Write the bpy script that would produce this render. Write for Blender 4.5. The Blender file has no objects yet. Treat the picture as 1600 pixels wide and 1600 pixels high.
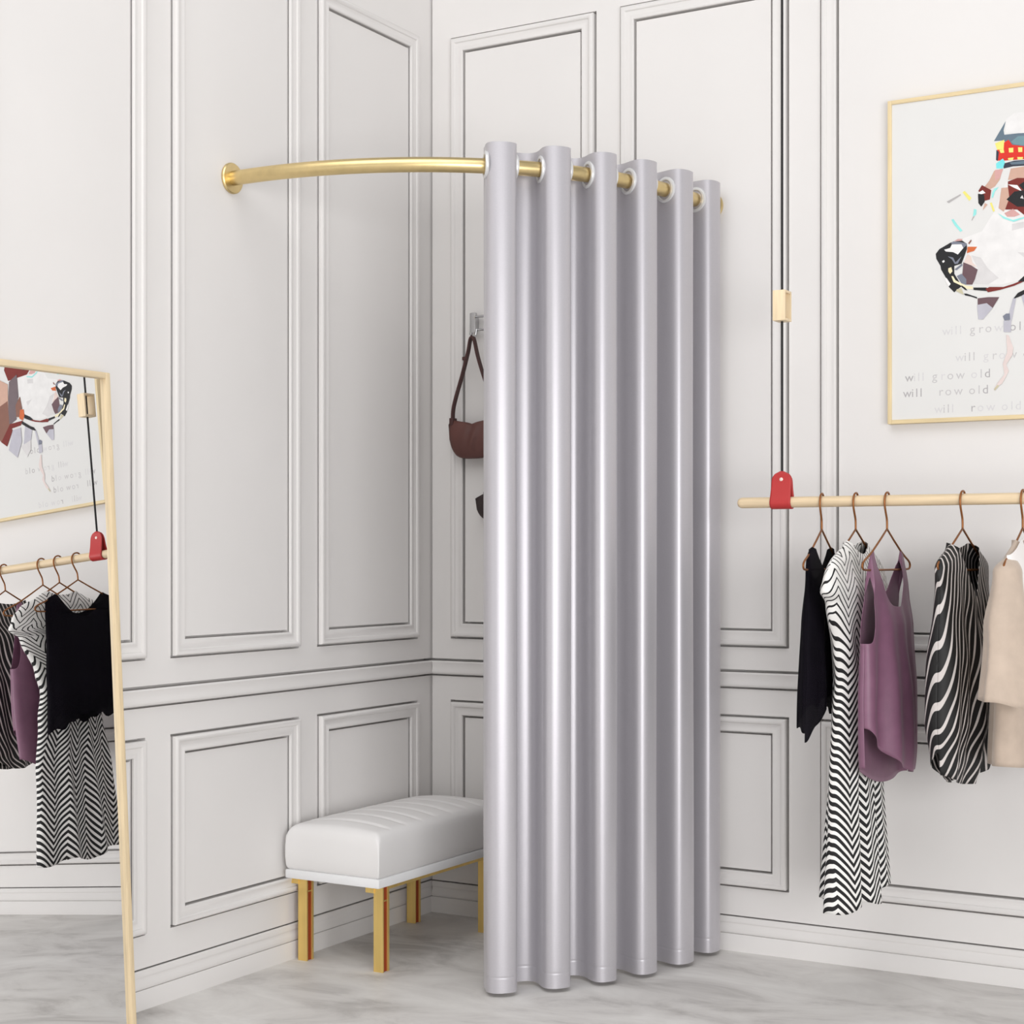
import bpy, bmesh, math, random
from mathutils import Vector, Matrix
random.seed(7)
PI = math.pi
sin, cos = math.sin, math.cos
COL = bpy.context.scene.collection
SC = bpy.context.scene

# ------------------------------------------------------------------ materials
def lin(c):
    return tuple(((x/255.0)/12.92 if x <= 10 else ((x/255.0+0.055)/1.055)**2.4) for x in c) + (1.0,)

def mat(name, rgb, rough=0.5, metal=0.0, noise=0.0, nscale=8.0, bump=0.0, bscale=60.0, nstretch=(1, 1, 1),
        sheen=0.0, alpha=1.0, spec=0.5, aniso=0.0):
    m = bpy.data.materials.new(name); m.use_nodes = True
    nt = m.node_tree; b = nt.nodes['Principled BSDF']
    b.inputs['Base Color'].default_value = lin(rgb)
    b.inputs['Roughness'].default_value = rough
    b.inputs['Metallic'].default_value = metal
    b.inputs['Specular IOR Level'].default_value = spec
    b.inputs['Alpha'].default_value = alpha
    if sheen:
        b.inputs['Sheen Weight'].default_value = sheen
        b.inputs['Sheen Roughness'].default_value = 0.4
    if aniso:
        b.inputs['Anisotropic'].default_value = aniso
    tc = nt.nodes.new('ShaderNodeTexCoord'); mp = nt.nodes.new('ShaderNodeMapping')
    nt.links.new(tc.outputs['Object'], mp.inputs['Vector'])
    mp.inputs['Scale'].default_value = nstretch
    if noise:
        n = nt.nodes.new('ShaderNodeTexNoise'); n.inputs['Scale'].default_value = nscale
        n.inputs['Detail'].default_value = 6
        nt.links.new(mp.outputs['Vector'], n.inputs['Vector'])
        r = nt.nodes.new('ShaderNodeValToRGB')
        c = lin(rgb)
        r.color_ramp.elements[0].position = 0.3; r.color_ramp.elements[1].position = 0.7
        r.color_ramp.elements[0].color = tuple(x*(1-noise) for x in c[:3]) + (1,)
        r.color_ramp.elements[1].color = tuple(min(1, x*(1+noise)) for x in c[:3]) + (1,)
        nt.links.new(n.outputs['Fac'], r.inputs['Fac'])
        nt.links.new(r.outputs['Color'], b.inputs['Base Color'])
    if bump:
        n2 = nt.nodes.new('ShaderNodeTexNoise'); n2.inputs['Scale'].default_value = bscale
        n2.inputs['Detail'].default_value = 3
        nt.links.new(mp.outputs['Vector'], n2.inputs['Vector'])
        bp = nt.nodes.new('ShaderNodeBump'); bp.inputs['Strength'].default_value = bump
        bp.inputs['Distance'].default_value = 0.002
        nt.links.new(n2.outputs['Fac'], bp.inputs['Height'])
        nt.links.new(bp.outputs['Normal'], b.inputs['Normal'])
    return m

def wood(name, rgb, axis):
    st = [14, 14, 14]; st[axis] = 0.9
    return mat(name, rgb, rough=0.5, noise=0.10, nscale=7, bump=0.05, bscale=20, nstretch=tuple(st))

def mnode(nt, op, a, b=None, c=None):
    n = nt.nodes.new('ShaderNodeMath'); n.operation = op
    for i, v in enumerate((a, b, c)):
        if v is None: continue
        if isinstance(v, (int, float)): n.inputs[i].default_value = v
        else: nt.links.new(v, n.inputs[i])
    return n.outputs[0]

def herringbone(name):
    m = mat(name, (230, 228, 226), rough=0.75)
    nt = m.node_tree; b = nt.nodes['Principled BSDF']
    uv = nt.nodes.new('ShaderNodeUVMap'); s = nt.nodes.new('ShaderNodeSeparateXYZ')
    nt.links.new(uv.outputs['UV'], s.inputs[0])
    ns = nt.nodes.new('ShaderNodeTexNoise'); ns.inputs['Scale'].default_value = 9
    nt.links.new(uv.outputs['UV'], ns.inputs['Vector'])
    wob = mnode(nt, 'MULTIPLY', mnode(nt, 'SUBTRACT', ns.outputs['Fac'], 0.5), 0.012)
    u = mnode(nt, 'ADD', s.outputs['X'], wob)
    tri = mnode(nt, 'PINGPONG', u, 0.080)
    v = mnode(nt, 'ADD', mnode(nt, 'MULTIPLY', s.outputs['Y'], 1/0.0237), mnode(nt, 'MULTIPLY', tri, 33.0))
    fr = mnode(nt, 'FRACT', v)
    mr = nt.nodes.new('ShaderNodeMapRange')     # thin lines at the shoulders, full stripes lower down
    mr.inputs['From Min'].default_value = 0.42; mr.inputs['From Max'].default_value = 0.78
    mr.inputs['To Min'].default_value = 0.52; mr.inputs['To Max'].default_value = 0.24
    nt.links.new(s.outputs['Y'], mr.inputs['Value'])
    st = mnode(nt, 'LESS_THAN', fr, mr.outputs[0])
    mx = nt.nodes.new('ShaderNodeMix'); mx.data_type = 'RGBA'
    mx.inputs['A'].default_value = lin((238, 236, 233)); mx.inputs['B'].default_value = lin((20, 18, 20))
    nt.links.new(st, mx.inputs['Factor']); nt.links.new(mx.outputs['Result'], b.inputs['Base Color'])
    return m

def pinstripe(name):
    m = mat(name, (15, 14, 15), rough=0.6)
    nt = m.node_tree; b = nt.nodes['Principled BSDF']
    uv = nt.nodes.new('ShaderNodeUVMap'); s = nt.nodes.new('ShaderNodeSeparateXYZ')
    nt.links.new(uv.outputs['UV'], s.inputs[0])
    ns = nt.nodes.new('ShaderNodeTexNoise'); ns.inputs['Scale'].default_value = 5
    ns.inputs['Detail'].default_value = 1
    nt.links.new(uv.outputs['UV'], ns.inputs['Vector'])
    wob = mnode(nt, 'MULTIPLY', mnode(nt, 'SUBTRACT', ns.outputs['Fac'], 0.5), 0.022)
    d = mnode(nt, 'ADD', mnode(nt, 'ADD', mnode(nt, 'ABSOLUTE', s.outputs['X']), wob), mnode(nt, 'MULTIPLY', s.outputs['Y'], 0.33))
    fr = mnode(nt, 'FRACT', mnode(nt, 'MULTIPLY', d, 1/0.024))
    st = mnode(nt, 'LESS_THAN', fr, 0.29)
    mx = nt.nodes.new('ShaderNodeMix'); mx.data_type = 'RGBA'
    mx.inputs['A'].default_value = lin((14, 13, 14)); mx.inputs['B'].default_value = lin((205, 198, 195))
    nt.links.new(st, mx.inputs['Factor']); nt.links.new(mx.outputs['Result'], b.inputs['Base Color'])
    return m

def floor_mat():
    m = bpy.data.materials.new('polished_concrete'); m.use_nodes = True
    nt = m.node_tree; b = nt.nodes['Principled BSDF']
    tc = nt.nodes.new('ShaderNodeTexCoord'); mp = nt.nodes.new('ShaderNodeMapping')
    mp.inputs['Rotation'].default_value = (0, 0, -0.53); mp.inputs['Scale'].default_value = (0.95, 1.75, 1)
    nt.links.new(tc.outputs['Object'], mp.inputs['Vector'])
    n = nt.nodes.new('ShaderNodeTexNoise'); n.inputs['Scale'].default_value = 2.2
    n.inputs['Detail'].default_value = 9; n.inputs['Roughness'].default_value = 0.62; n.inputs['Distortion'].default_value = 0.9
    nt.links.new(mp.outputs['Vector'], n.inputs['Vector'])
    r = nt.nodes.new('ShaderNodeValToRGB')
    e = r.color_ramp.elements
    e[0].position = 0.30; e[0].color = lin((170, 166, 163)); e[1].position = 0.66; e[1].color = lin((229, 227, 224))
    x = e.new(0.48); x.color = lin((213, 210, 207))
    nt.links.new(n.outputs['Fac'], r.inputs['Fac']); nt.links.new(r.outputs['Color'], b.inputs['Base Color'])
    b.inputs['Roughness'].default_value = 0.5; b.inputs['Specular IOR Level'].default_value = 0.3
    return m

M = dict(
    wall=mat('white_wall_paint', (227, 224, 222), rough=0.55, noise=0.012, nscale=3, bump=0.02, bscale=90, spec=0.25),
    trim=mat('white_trim_paint', (225, 222, 220), rough=0.6, noise=0.01, nscale=4, spec=0.15),
    floor=floor_mat(),
    gold=mat('brushed_gold', (226, 203, 150), rough=0.36, metal=1.0, noise=0.05, nscale=10, nstretch=(3, 3, 3)),
    goldleg=mat('satin_gold_leg', (238, 206, 128), rough=0.42, metal=0.75, noise=0.07, nscale=5, nstretch=(9, 9, 0.6)),
    rust=mat('red_brown_leather_core', (150, 58, 18), rough=0.6, noise=0.1),
    curtain=mat('silver_satin', (190, 187, 192), rough=0.39, metal=0.38, noise=0.02, nscale=240, bump=0.06, bscale=700, sheen=0.25, nstretch=(1, 1, 1)),
    ring=mat('white_metal_eyelet', (222, 222, 222), rough=0.32, metal=0.3, noise=0.02),
    seat=mat('white_leatherette', (229, 227, 226), rough=0.5, noise=0.012, bump=0.03, bscale=300, spec=0.35),
    seattrim=mat('white_lacquer', (232, 232, 233), rough=0.4, noise=0.01),
    ashx=wood('pale_ash_wood_x', (226, 203, 168), 0),
    ashy=wood('pale_ash_wood_y', (222, 201, 165), 1),
    ashz=wood('pale_ash_wood_z', (222, 201, 165), 2),
    clip=wood('pale_ash_clip', (236, 214, 178), 2),
    oakx=wood('golden_oak_x', (224, 203, 160), 0),
    oakz=wood('golden_oak_z', (224, 203, 160), 2),
    copper=mat('aged_copper_wire', (150, 98, 58), rough=0.42, metal=0.7, noise=0.15, nscale=12),
    cord=mat('black_cord', (38, 36, 37), rough=0.8, noise=0.1, nscale=80),
    red=mat('red_leather', (184, 48, 48), rough=0.5, noise=0.05, nscale=20, bump=0.08, bscale=300),
    rivet=mat('pale_rivet', (235, 215, 205), rough=0.4, metal=0.3, noise=0.02),
    chrome=mat('chrome', (200, 200, 202), rough=0.14, metal=1.0, noise=0.02),
    brownbag=mat('chestnut_leather', (96, 58, 52), rough=0.55, noise=0.10, nscale=14, bump=0.12, bscale=120),
    strapbag=mat('dark_chestnut_strap', (72, 40, 38), rough=0.55, noise=0.08, nscale=14),
    darkbag=mat('dark_brown_leather', (46, 32, 32), rough=0.55, noise=0.1, nscale=14),
    black=mat('black_chiffon', (12, 8, 17), rough=0.8, noise=0.3, nscale=9, alpha=0.90, spec=0.12),
    purple=mat('mauve_satin', (128, 88, 111), rough=0.45, noise=0.06, nscale=30, sheen=0.1),
    herring=herringbone('black_white_herringbone'),
    stripe=pinstripe('black_white_stripe'),
    beige=mat('beige_velour', (194, 176, 160), rough=0.8, noise=0.06, nscale=25, bump=0.2, bscale=200, sheen=0.35),
    linen=mat('white_neck_lining', (240, 236, 234), rough=0.7, noise=0.01),
    canvas=mat('pale_grey_canvas', (222, 221, 219), rough=0.8, noise=0.012, nscale=6, bump=0.04, bscale=400),
    backing=mat('mirror_backing', (120, 105, 85), rough=0.8, noise=0.05),
)
mm = mat('silvered_mirror', (242, 242, 242), rough=0.0, metal=1.0, noise=0.0)
M['mirror'] = mm

# ------------------------------------------------------------------ mesh helpers
def v_(bm, p): return bm.verts.new(p)

def box(bm, x0, x1, y0, y1, z0, z1, bev=0.0):
    vs = [bm.verts.new((x, y, z)) for x in (x0, x1) for y in (y0, y1) for z in (z0, z1)]
    idx = [(0, 1, 3, 2), (4, 6, 7, 5), (0, 4, 5, 1), (2, 3, 7, 6), (0, 2, 6, 4), (1, 5, 7, 3)]
    fs = [bm.faces.new([vs[i] for i in f]) for f in idx]
    if bev:
        es = list({e for f in fs for e in f.edges})
        bmesh.ops.bevel(bm, geom=es, offset=bev, segments=2, affect='EDGES', profile=0.6)

def obox(bm, c, ax, ay, az, hx, hy, hz, bev=0.0):
    """box oriented along three unit axes"""
    vs = []
    for sx in (-1, 1):
        for sy in (-1, 1):
            for sz in (-1, 1):
                vs.append(bm.verts.new(Vector(c)+ax*hx*sx+ay*hy*sy+az*hz*sz))
    idx = [(0, 1, 3, 2), (4, 6, 7, 5), (0, 4, 5, 1), (2, 3, 7, 6), (0, 2, 6, 4), (1, 5, 7, 3)]
    fs = [bm.faces.new([vs[i] for i in f]) for f in idx]
    if bev:
        es = list({e for f in fs for e in f.edges})
        bmesh.ops.bevel(bm, geom=es, offset=bev, segments=2, affect='EDGES', profile=0.6)

def tube(bm, pts, r, seg=12, cap=True, closed=False):
    pts = [Vector(p) for p in pts]; n = len(pts); rings = []
    up = None
    for i, p in enumerate(pts):
        if closed: t = pts[(i+1) % n]-pts[i-1]
        else: t = pts[min(i+1, n-1)]-pts[max(i-1, 0)]
        t.normalize()
        if up is None:
            a = Vector((0, 0, 1)) if abs(t.z) < 0.9 else Vector((1, 0, 0))
            up = (a-t*a.dot(t)).normalized()
        else:
            up = (up-t*up.dot(t)).normalized()
        s = t.cross(up)
        rr = r(i/(n-1)) if callable(r) else r
        rings.append([bm.verts.new(p+(up*cos(2*PI*k/seg)+s*sin(2*PI*k/seg))*rr) for k in range(seg)])
    m = n if closed else n-1
    for i in range(m):
        A, B = rings[i], rings[(i+1) % n]
        for k in range(seg):
            bm.faces.new((A[k], A[(k+1) % seg], B[(k+1) % seg], B[k]))
    if cap and not closed:
        bm.faces.new(rings[0][::-1]); bm.faces.new(rings[-1])

def lathe(bm, prof, origin, axis, seg=32):
    """prof = [(radius, along)] spun about an axis through origin; closed with caps when radius is 0"""
    ax = Vector(axis).normalized()
    a = Vector((0, 0, 1)) if abs(ax.z) < 0.9 else Vector((1, 0, 0))
    u = (a-ax*a.dot(ax)).normalized(); w = ax.cross(u); o = Vector(origin)
    rings = []
    for r, h in prof:
        if r < 1e-6: rings.append([bm.verts.new(o+ax*h)])
        else: rings.append([bm.verts.new(o+ax*h+(u*cos(2*PI*k/seg)+w*sin(2*PI*k/seg))*r) for k in range(seg)])
    for A, B in zip(rings, rings[1:]):
        for k in range(seg):
            k2 = (k+1) % seg
            if len(A) == 1 and len(B) == 1: continue
            if len(A) == 1: bm.faces.new((A[0], B[k2], B[k]))
            elif len(B) == 1: bm.faces.new((A[k], A[k2], B[0]))
            else: bm.faces.new((A[k], A[k2], B[k2], B[k]))

def spline(pts, n=8):
    """Catmull-Rom through the points"""
    P = [Vector(p) for p in pts]; out = []
    for i in range(len(P)-1):
        p0 = P[max(i-1, 0)]; p1 = P[i]; p2 = P[i+1]; p3 = P[min(i+2, len(P)-1)]
        for k in range(n):
            t = k/n
            out.append(0.5*((2*p1)+(p2-p0)*t+(2*p0-5*p1+4*p2-p3)*t*t+(3*p1-p0-3*p2+p3)*t**3))
    out.append(P[-1]); return out

def interp(tab, x):
    if x <= tab[0][0]: return tab[0][1]
    for (a, va), (b, vb) in zip(tab, tab[1:]):
        if x <= b: return va+(vb-va)*(x-a)/(b-a) if b > a else vb
    return tab[-1][1]

def smooth_interp(tab, x):
    if x <= tab[0][0]: return tab[0][1]
    for (a, va), (b, vb) in zip(tab, tab[1:]):
        if x <= b:
            t = (x-a)/(b-a); t = t*t*(3-2*t); return va+(vb-va)*t
    return tab[-1][1]

BASES = {}
def thing(name, label, cat, base, group=None):
    o = bpy.data.objects.new(name, None); COL.objects.link(o)
    o.location = base; o.empty_display_size = 0.05
    o['label'] = label; o['category'] = cat
    if group: o['group'] = group
    BASES[o.name] = Vector(base)
    return o

def obj(name, bm, mats, parent=None, smooth=False, base=None, recalc=True):
    if recalc: bmesh.ops.recalc_face_normals(bm, faces=bm.faces)
    off = BASES[parent.name] if parent is not None else Vector(base or (0, 0, 0))
    if off.length: bmesh.ops.translate(bm, verts=bm.verts, vec=-off)
    me = bpy.data.meshes.new(name); bm.to_mesh(me); bm.free()
    for m in (mats if isinstance(mats, (list, tuple)) else [mats]): me.materials.append(m)
    if smooth:
        me.polygons.foreach_set('use_smooth', [True]*len(me.polygons))
        if smooth != 'all': me.set_sharp_from_angle(angle=math.radians(38))
    o = bpy.data.objects.new(name, me); COL.objects.link(o)
    if parent is not None:
        o.parent = parent; BASES[o.name] = off
    else:
        o.location = off
    return o

def struct(name, bm, m, smooth=False):
    o = obj(name, bm, m, smooth=smooth); o['kind'] = 'structure'; return o

# ------------------------------------------------------------------ the room
# left wall = plane x 0, right wall = plane y 0, corner at the origin; camera stands at (+x, -y)
HW = 3.45
UP = (0.9675, 3.048); LOW = (0.2086, 0.7397); RAIL = (0.8358, 0.8813); BASE = 0.108
LEFT_PANELS = [(-0.6515, -0.0894), (-1.3312, -0.7586), (-2.02, -1.4474), (-2.70, -2.127), (-3.38, -2.807), (-4.06, -3.487)]
RIGHT_PANELS = [(0.0905, 0.6483), (0.7500, 1.3216), (1.4369, 2.75), (2.865, 3.44), (3.55, 4.12)]
MW = 0.0455; GR = 0.0072; GD = 0.030

def rings_for(a, b):
    out = []
    for z0, z1 in (UP, LOW):
        for e in (-GR, MW):                      # quirk added outside and inside the moulding, cut deep to shade its edges
            A0, A1, Z0, Z1 = a+e, b-e, z0+e, z1-e
            out += [(A0, A1, Z0, Z0+GR), (A0, A1, Z1-GR, Z1), (A0, A0+GR, Z0, Z1), (A1-GR, A1, Z0, Z1)]
    return out

def wall(name, panels, u0, u1, corner_lo, place):
    gs = []
    for a, b in panels: gs += rings_for(a, b)
    gs += [(u0, u1, RAIL[0]-GR, RAIL[0]), (u0, u1, RAIL[1], RAIL[1]+GR+0.001), (u0, u1, BASE, BASE+0.004)]
    if corner_lo: gs += [(0.0, 0.0065, 0, HW)]        # slot added where the two walls meet, shaped to give a dark corner line
    us = sorted({round(x, 5) for g in gs for x in g[:2]} | {u0, u1}); us = [u for u in us if u0 <= u <= u1]
    zs = sorted({round(x, 5) for g in gs for x in g[2:]} | {0.0, HW}); zs = [z for z in zs if 0 <= z <= HW]
    nu, nz = len(us)-1, len(zs)-1
    D = [[0]*nz for _ in range(nu)]
    for i in range(nu):
        for j in range(nz):
            cu, cz = (us[i]+us[i+1])/2, (zs[j]+zs[j+1])/2
            if any(g[0] < cu < g[1] and g[2] < cz < g[3] for g in gs): D[i][j] = 1
    bm = bmesh.new(); V = {}
    def vert(i, j, d):
        k = (i, j, d)
        if k not in V: V[k] = bm.verts.new(place(us[i], -GD*d, zs[j]))
        return V[k]
    for i in range(nu):
        for j in range(nz):
            d = D[i][j]
            bm.faces.new((vert(i, j, d), vert(i+1, j, d), vert(i+1, j+1, d), vert(i, j+1, d)))
            if i+1 < nu and D[i+1][j] != d:
                bm.faces.new((vert(i+1, j, 0), vert(i+1, j+1, 0), vert(i+1, j+1, 1), vert(i+1, j, 1)))
            if j+1 < nz and D[i][j+1] != d:
                bm.faces.new((vert(i, j+1, 0), vert(i+1, j+1, 0), vert(i+1, j+1, 1), vert(i, j+1, 1)))
    c = [place(u0, -0.034, 0), place(u1, -0.1, HW)]
    box(bm, min(c[0][0], c[1][0]), max(c[0][0], c[1][0]), min(c[0][1], c[1][1]), max(c[0][1], c[1][1]), 0, HW)
    return struct(name, bm, M['wall'])

PL = lambda u, d, z: (d, u, z)        # left wall: u runs along y, d into the room
PR = lambda u, d, z: (u, -d, z)       # right wall: u runs along x
wall('wall_left', LEFT_PANELS, -5.0, 0.0, False, PL)
wall('wall_right', RIGHT_PANELS, -0.1, 4.3, True, PR)

bm = bmesh.new(); box(bm, -0.1, 4.8, -6.0, 0.1, -0.08, 0.0); struct('floor', bm, M['floor'])

# moulding profile: (distance from the outer edge inwards, height off the wall)
MPROF = [(0.0, -0.002), (0.0, 0.012), (0.0015, 0.0145), (0.005, 0.0165), (0.010, 0.0165), (0.0145, 0.0145), (0.0165, 0.0125),
         (0.018, 0.0100), (0.024, 0.0078), (0.030, 0.0072), (0.035, 0.0085), (0.038, 0.0098), (0.0425, 0.0098), (0.0445, 0.0085), (0.0455, 0.0065), (0.0455, -0.002)]
def panel_frame(name, a, b, z0, z1, place):
    bm = bmesh.new(); rows = []
    for e, h in MPROF:
        rows.append([bm.verts.new(place(u, h, z)) for u, z in ((a+e, z0+e), (b-e, z0+e), (b-e, z1-e), (a+e, z1-e))])
    for A, B in zip(rows, rows[1:]):
        for k in range(4):
            bm.faces.new((A[k], A[(k+1) % 4], B[(k+1) % 4], B[k]))
    return struct(name, bm, M['trim'], smooth=True)

def strip(name, prof, u0, u1, place, m):
    """profile [(z, d)] run along a wall, with end caps"""
    bm = bmesh.new()
    A = [bm.verts.new(place(u0, d, z)) for z, d in prof]; B = [bm.verts.new(place(u1, d, z)) for z, d in prof]
    n = len(prof)
    for k in range(n):
        bm.faces.new((A[k], A[(k+1) % n], B[(k+1) % n], B[k]))
    bm.faces.new(A); bm.faces.new(B[::-1])
    return struct(name, bm, m, smooth=True)

BPROF = [(0, -0.003), (0, 0.010), (0.0525, 0.010), (0.0545, 0.0085), (0.0545, 0.003), (0.0575, 0.003), (0.0575, 0.0085), (0.060, 0.0095),
         (0.068, 0.0095), (0.076, 0.0075), (0.084, 0.0045), (0.089, 0.0045), (0.090, 0.0065), (0.104, 0.0065), (0.107, 0.0050), (0.108, 0.003), (0.108, -0.003)]
r0, r1 = RAIL
RPROF = [(r0, -0.003), (r0, 0.010), (r0+0.004, 0.013), (r0+0.009, 0.0135), (r0+0.016, 0.0115), (r0+0.028, 0.0105), (r0+0.036, 0.0125), (r1-0.004, 0.014), (r1, 0.0115), (r1, -0.003)]
strip('baseboard_left', BPROF, -5.0, -0.0005, PL, M['trim'])
strip('baseboard_right', BPROF, 0.010, 4.3, PR, M['trim'])
strip('trim_1', RPROF, -5.0, -0.0005, PL, M['trim'])
strip('trim_2', RPROF, 0.014, 4.3, PR, M['trim'])
tn = 3
for panels, place in ((LEFT_PANELS, PL), (RIGHT_PANELS, PR)):
    for a, b in panels:
        for z0, z1 in (UP, LOW):
            panel_frame('trim_%d' % tn, a, b, z0, z1, place); tn += 1

# ------------------------------------------------------------------ curtain rod
RZ = 2.362
def rod_r(th):                          # th measured from the right wall, radius from the room corner
    return 1.064+0.008*th+0.037*max(0.0, sin(2*th))**1.2
def rod_p(th): return Vector((rod_r(th)*cos(th), -rod_r(th)*sin(th), RZ))
rod = thing('curtain_rod', 'curved brushed gold curtain rod bridging the panelled corner', 'curtain rod', (0, -1.074, RZ))
bm = bmesh.new()
tube(bm, [(1.064, -0.004, RZ)]+[rod_p(PI/2*k/60) for k in range(1, 60)]+[(0.004, -1.077, RZ)], 0.0215, seg=24)
obj('tube', bm, M['gold'], rod, smooth=True)
FL = [(0, 0.0), (0.044, 0.0), (0.0455, 0.002), (0.0455, 0.007), (0.043, 0.010), (0.030, 0.011), (0.0, 0.011)]
bm = bmesh.new(); lathe(bm, FL, (0.0005, -1.077, RZ), (1, 0, 0), 40); obj('flange', bm, M['gold'], rod, smooth=True)
bm = bmesh.new(); lathe(bm, FL, (1.064, -0.0005, RZ), (0, -1, 0), 40); obj('flange', bm, M['gold'], rod, smooth=True)

# ------------------------------------------------------------------ curtain
NF = 6
CREST = [46.65, 38.15, 30.25, 22.45, 13.4, 4.0]     # bearing of each fold, degrees from the right wall
def crest_th(f):                                 # f in folds, 0 = first crest
    i = max(0, min(NF-2, int(math.floor(f)))); t = f-i
    a, b = CREST[i], CREST[i+1]
    return math.radians(a+(b-a)*t)
def cur_pt(f):
    """plan point of the cloth at fold coordinate f"""
    ph = 2*PI*f
    k = 0.098
    th = crest_th(f-k*sin(2*ph)*-1.0*1.0)
    amp = 0.058
    r = rod_r(max(th, 0.0))+amp*cos(ph)*(1.06-0.06*cos(2*ph))
    return Vector((r*cos(th), -r*sin(th), 0))
F0, F1 = -0.32, 5.30
CT, CB = 2.420, 0.012
cur = thing('curtain', 'silver grey satin eyelet curtain hanging in six deep folds', 'curtain', tuple(rod_p(0.45)))
bm = bmesh.new()
NS = 420
zs = [CB, 0.03, 0.050, 0.0535, 0.0560, 0.0585, 0.062, 0.09] + [0.12+(CT-0.16)*k/30 for k in range(31)] + [CT-0.015, CT]
zs = sorted(set(zs))
cols = []
for i in range(NS+1):
    f = F0+(F1-F0)*i/NS
    p = cur_pt(f); t = (cur_pt(f+0.002)-cur_pt(f-0.002)).normalized(); n = Vector((t.y, -t.x, 0))
    col = []
    for z in zs:
        q = p.copy()
        fl = 1-z/CT
        q += n*(0.003*sin(2.3*f+1.1)*fl*sin(z*2.1+f))
        if abs(z-0.056) < 0.001: q -= n*0.0006
        q.z = z; col.append(bm.verts.new(q))
    cols.append(col)
for A, B in zip(cols, cols[1:]):
    for j in range(len(zs)-1): bm.faces.new((A[j], B[j], B[j+1], A[j+1]))
c_o = obj('cloth', bm, M['curtain'], cur, smooth='all')
sm = c_o.modifiers.new('thickness', 'SOLIDIFY'); sm.thickness = 0.0024; sm.offset = 0
es = c_o.modifiers.new('crisp_hem', 'EDGE_SPLIT'); es.split_angle = math.radians(50)
# eyelets where the cloth crosses the rod
def crossing(fa, fb):
    def g(f):
        p = cur_pt(f); th = math.atan2(-p.y, p.x); return p.length-rod_r(max(th, 0))
    a, b = fa, fb
    for _ in range(40):
        m_ = (a+b)/2
        if g(a)*g(m_) <= 0: b = m_
        else: a = m_
    return (a+b)/2
for k in range(NF):
    for s in (-1, 1):
        f = crossing(k+s*0.02, k+s*0.48) if not (k == 0 and s < 0) else -0.213
        if f > F1: continue
        p = cur_pt(f); t = (cur_pt(f+0.004)-cur_pt(f-0.004)).normalized(); n = Vector((t.y, -t.x, 0))
        bm = bmesh.new()
        prof = [(0.0290, -0.0035), (0.0305, -0.0052), (0.0350, -0.0056), (0.0385, -0.0042), (0.0395, -0.0015), (0.0395, 0.0015), (0.0385, 0.0042), (0.0350, 0.0056), (0.0305, 0.0052), (0.0290, 0.0035), (0.0290, -0.0035)]
        lathe(bm, prof, (p.x, p.y, RZ), n, 36)
        obj('eyelet_ring', bm, M['ring'], cur, smooth=True)

# ------------------------------------------------------------------ bench
bx0, bx1, by0, by1 = 0.022, 0.372, -0.850, -0.105
bench = thing('upholstered_bench', 'white channel-tufted bench on flat gold legs', 'bench', ((bx0+bx1)/2, (by0+by1)/2, 0))
bm = bmesh.new(); box(bm, bx0, bx1, by0, by1, 0.262, 0.290, 0.006); obj('base_board', bm, M['seattrim'], bench, smooth=True)
bm = bmesh.new()
nx, ny = 44, 110
ex = 0.002
X0, X1, Y0, Y1 = bx0+ex, bx1-ex, by0+ex, by1-ex
R_ = 0.031
def seam(y): return max(math.exp(-((y-(by0+0.085+0.088*k))/0.0055)**2) for k in range(8))
def grid_pos(k, n, a, b):          # samples crowd towards the ends
    t = k/n; return a+(b-a)*(0.5-0.5*cos(PI*t))*0.55+(b-a)*t*0.45
def ztop(x, y):
    dx = min(x-X0, X1-x); dy = min(y-Y0, Y1-y)
    def rnd(d): return 0 if d >= R_ else R_-math.sqrt(max(0, R_*R_-(R_-d)**2))
    drop = math.hypot(rnd(dx), rnd(dy)); drop = min(drop, R_*1.05)
    tx = (x-(X0+X1)/2)/((X1-X0)/2); ty = (y-(Y0+Y1)/2)/((Y1-Y0)/2)
    dome = 0.024*(1-tx*tx)*(1-ty**6)
    msk = max(0, min(1, (dx-0.014)/0.03))*max(0, min(1, (dy-0.03)/0.03))
    return 0.424+dome-drop-0.008*seam(y)*msk
G = [[bm.verts.new((grid_pos(i, nx, X0, X1), grid_pos(j, ny, Y0, Y1), 0)) for j in range(ny+1)] for i in range(nx+1)]
for row in G:
    for q in row: q.co.z = ztop(q.co.x, q.co.y)
for i in range(nx):
    for j in range(ny): bm.faces.new((G[i][j], G[i+1][j], G[i+1][j+1], G[i][j+1]))
rim = [G[i][0] for i in range(nx+1)]+[G[nx][j] for j in range(1, ny+1)]+[G[i][ny] for i in range(nx-1, -1, -1)]+[G[0][j] for j in range(ny-1, 0, -1)]
prev = rim
cx_, cy_ = (X0+X1)/2, (Y0+Y1)/2
for z, inset in ((0.36, -0.002), (0.33, -0.002), (0.302, 0.0), (0.294, 0.003), (0.289, 0.007)):
    cur_r = []
    for q in rim:
        x = min(max(q.co.x, X0), X1); y = min(max(q.co.y, Y0), Y1)
        x += inset*(1 if x < cx_ else -1)*(1 if abs(x-cx_) > (X1-X0)/2-0.004 else 0)
        y += inset*(1 if y < cy_ else -1)*(1 if abs(y-cy_) > (Y1-Y0)/2-0.004 else 0)
        cur_r.append(bm.verts.new((x, y, z)))
    n = len(rim)
    for k in range(n): bm.faces.new((prev[k], prev[(k+1) % n], cur_r[(k+1) % n], cur_r[k]))
    prev = cur_r
bm.faces.new(prev)
obj('cushion', bm, M['seat'], bench, smooth='all')
bm = bmesh.new()
lx = [(0.030, 0.064), (0.314, 0.348)]; ly = [(-0.795, -0.760), (-0.195, -0.160)]
for x0, x1 in lx: box(bm, x1-0.010, x1, ly[0][1], ly[1][0], 0.246, 0.2625, 0.001)
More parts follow.
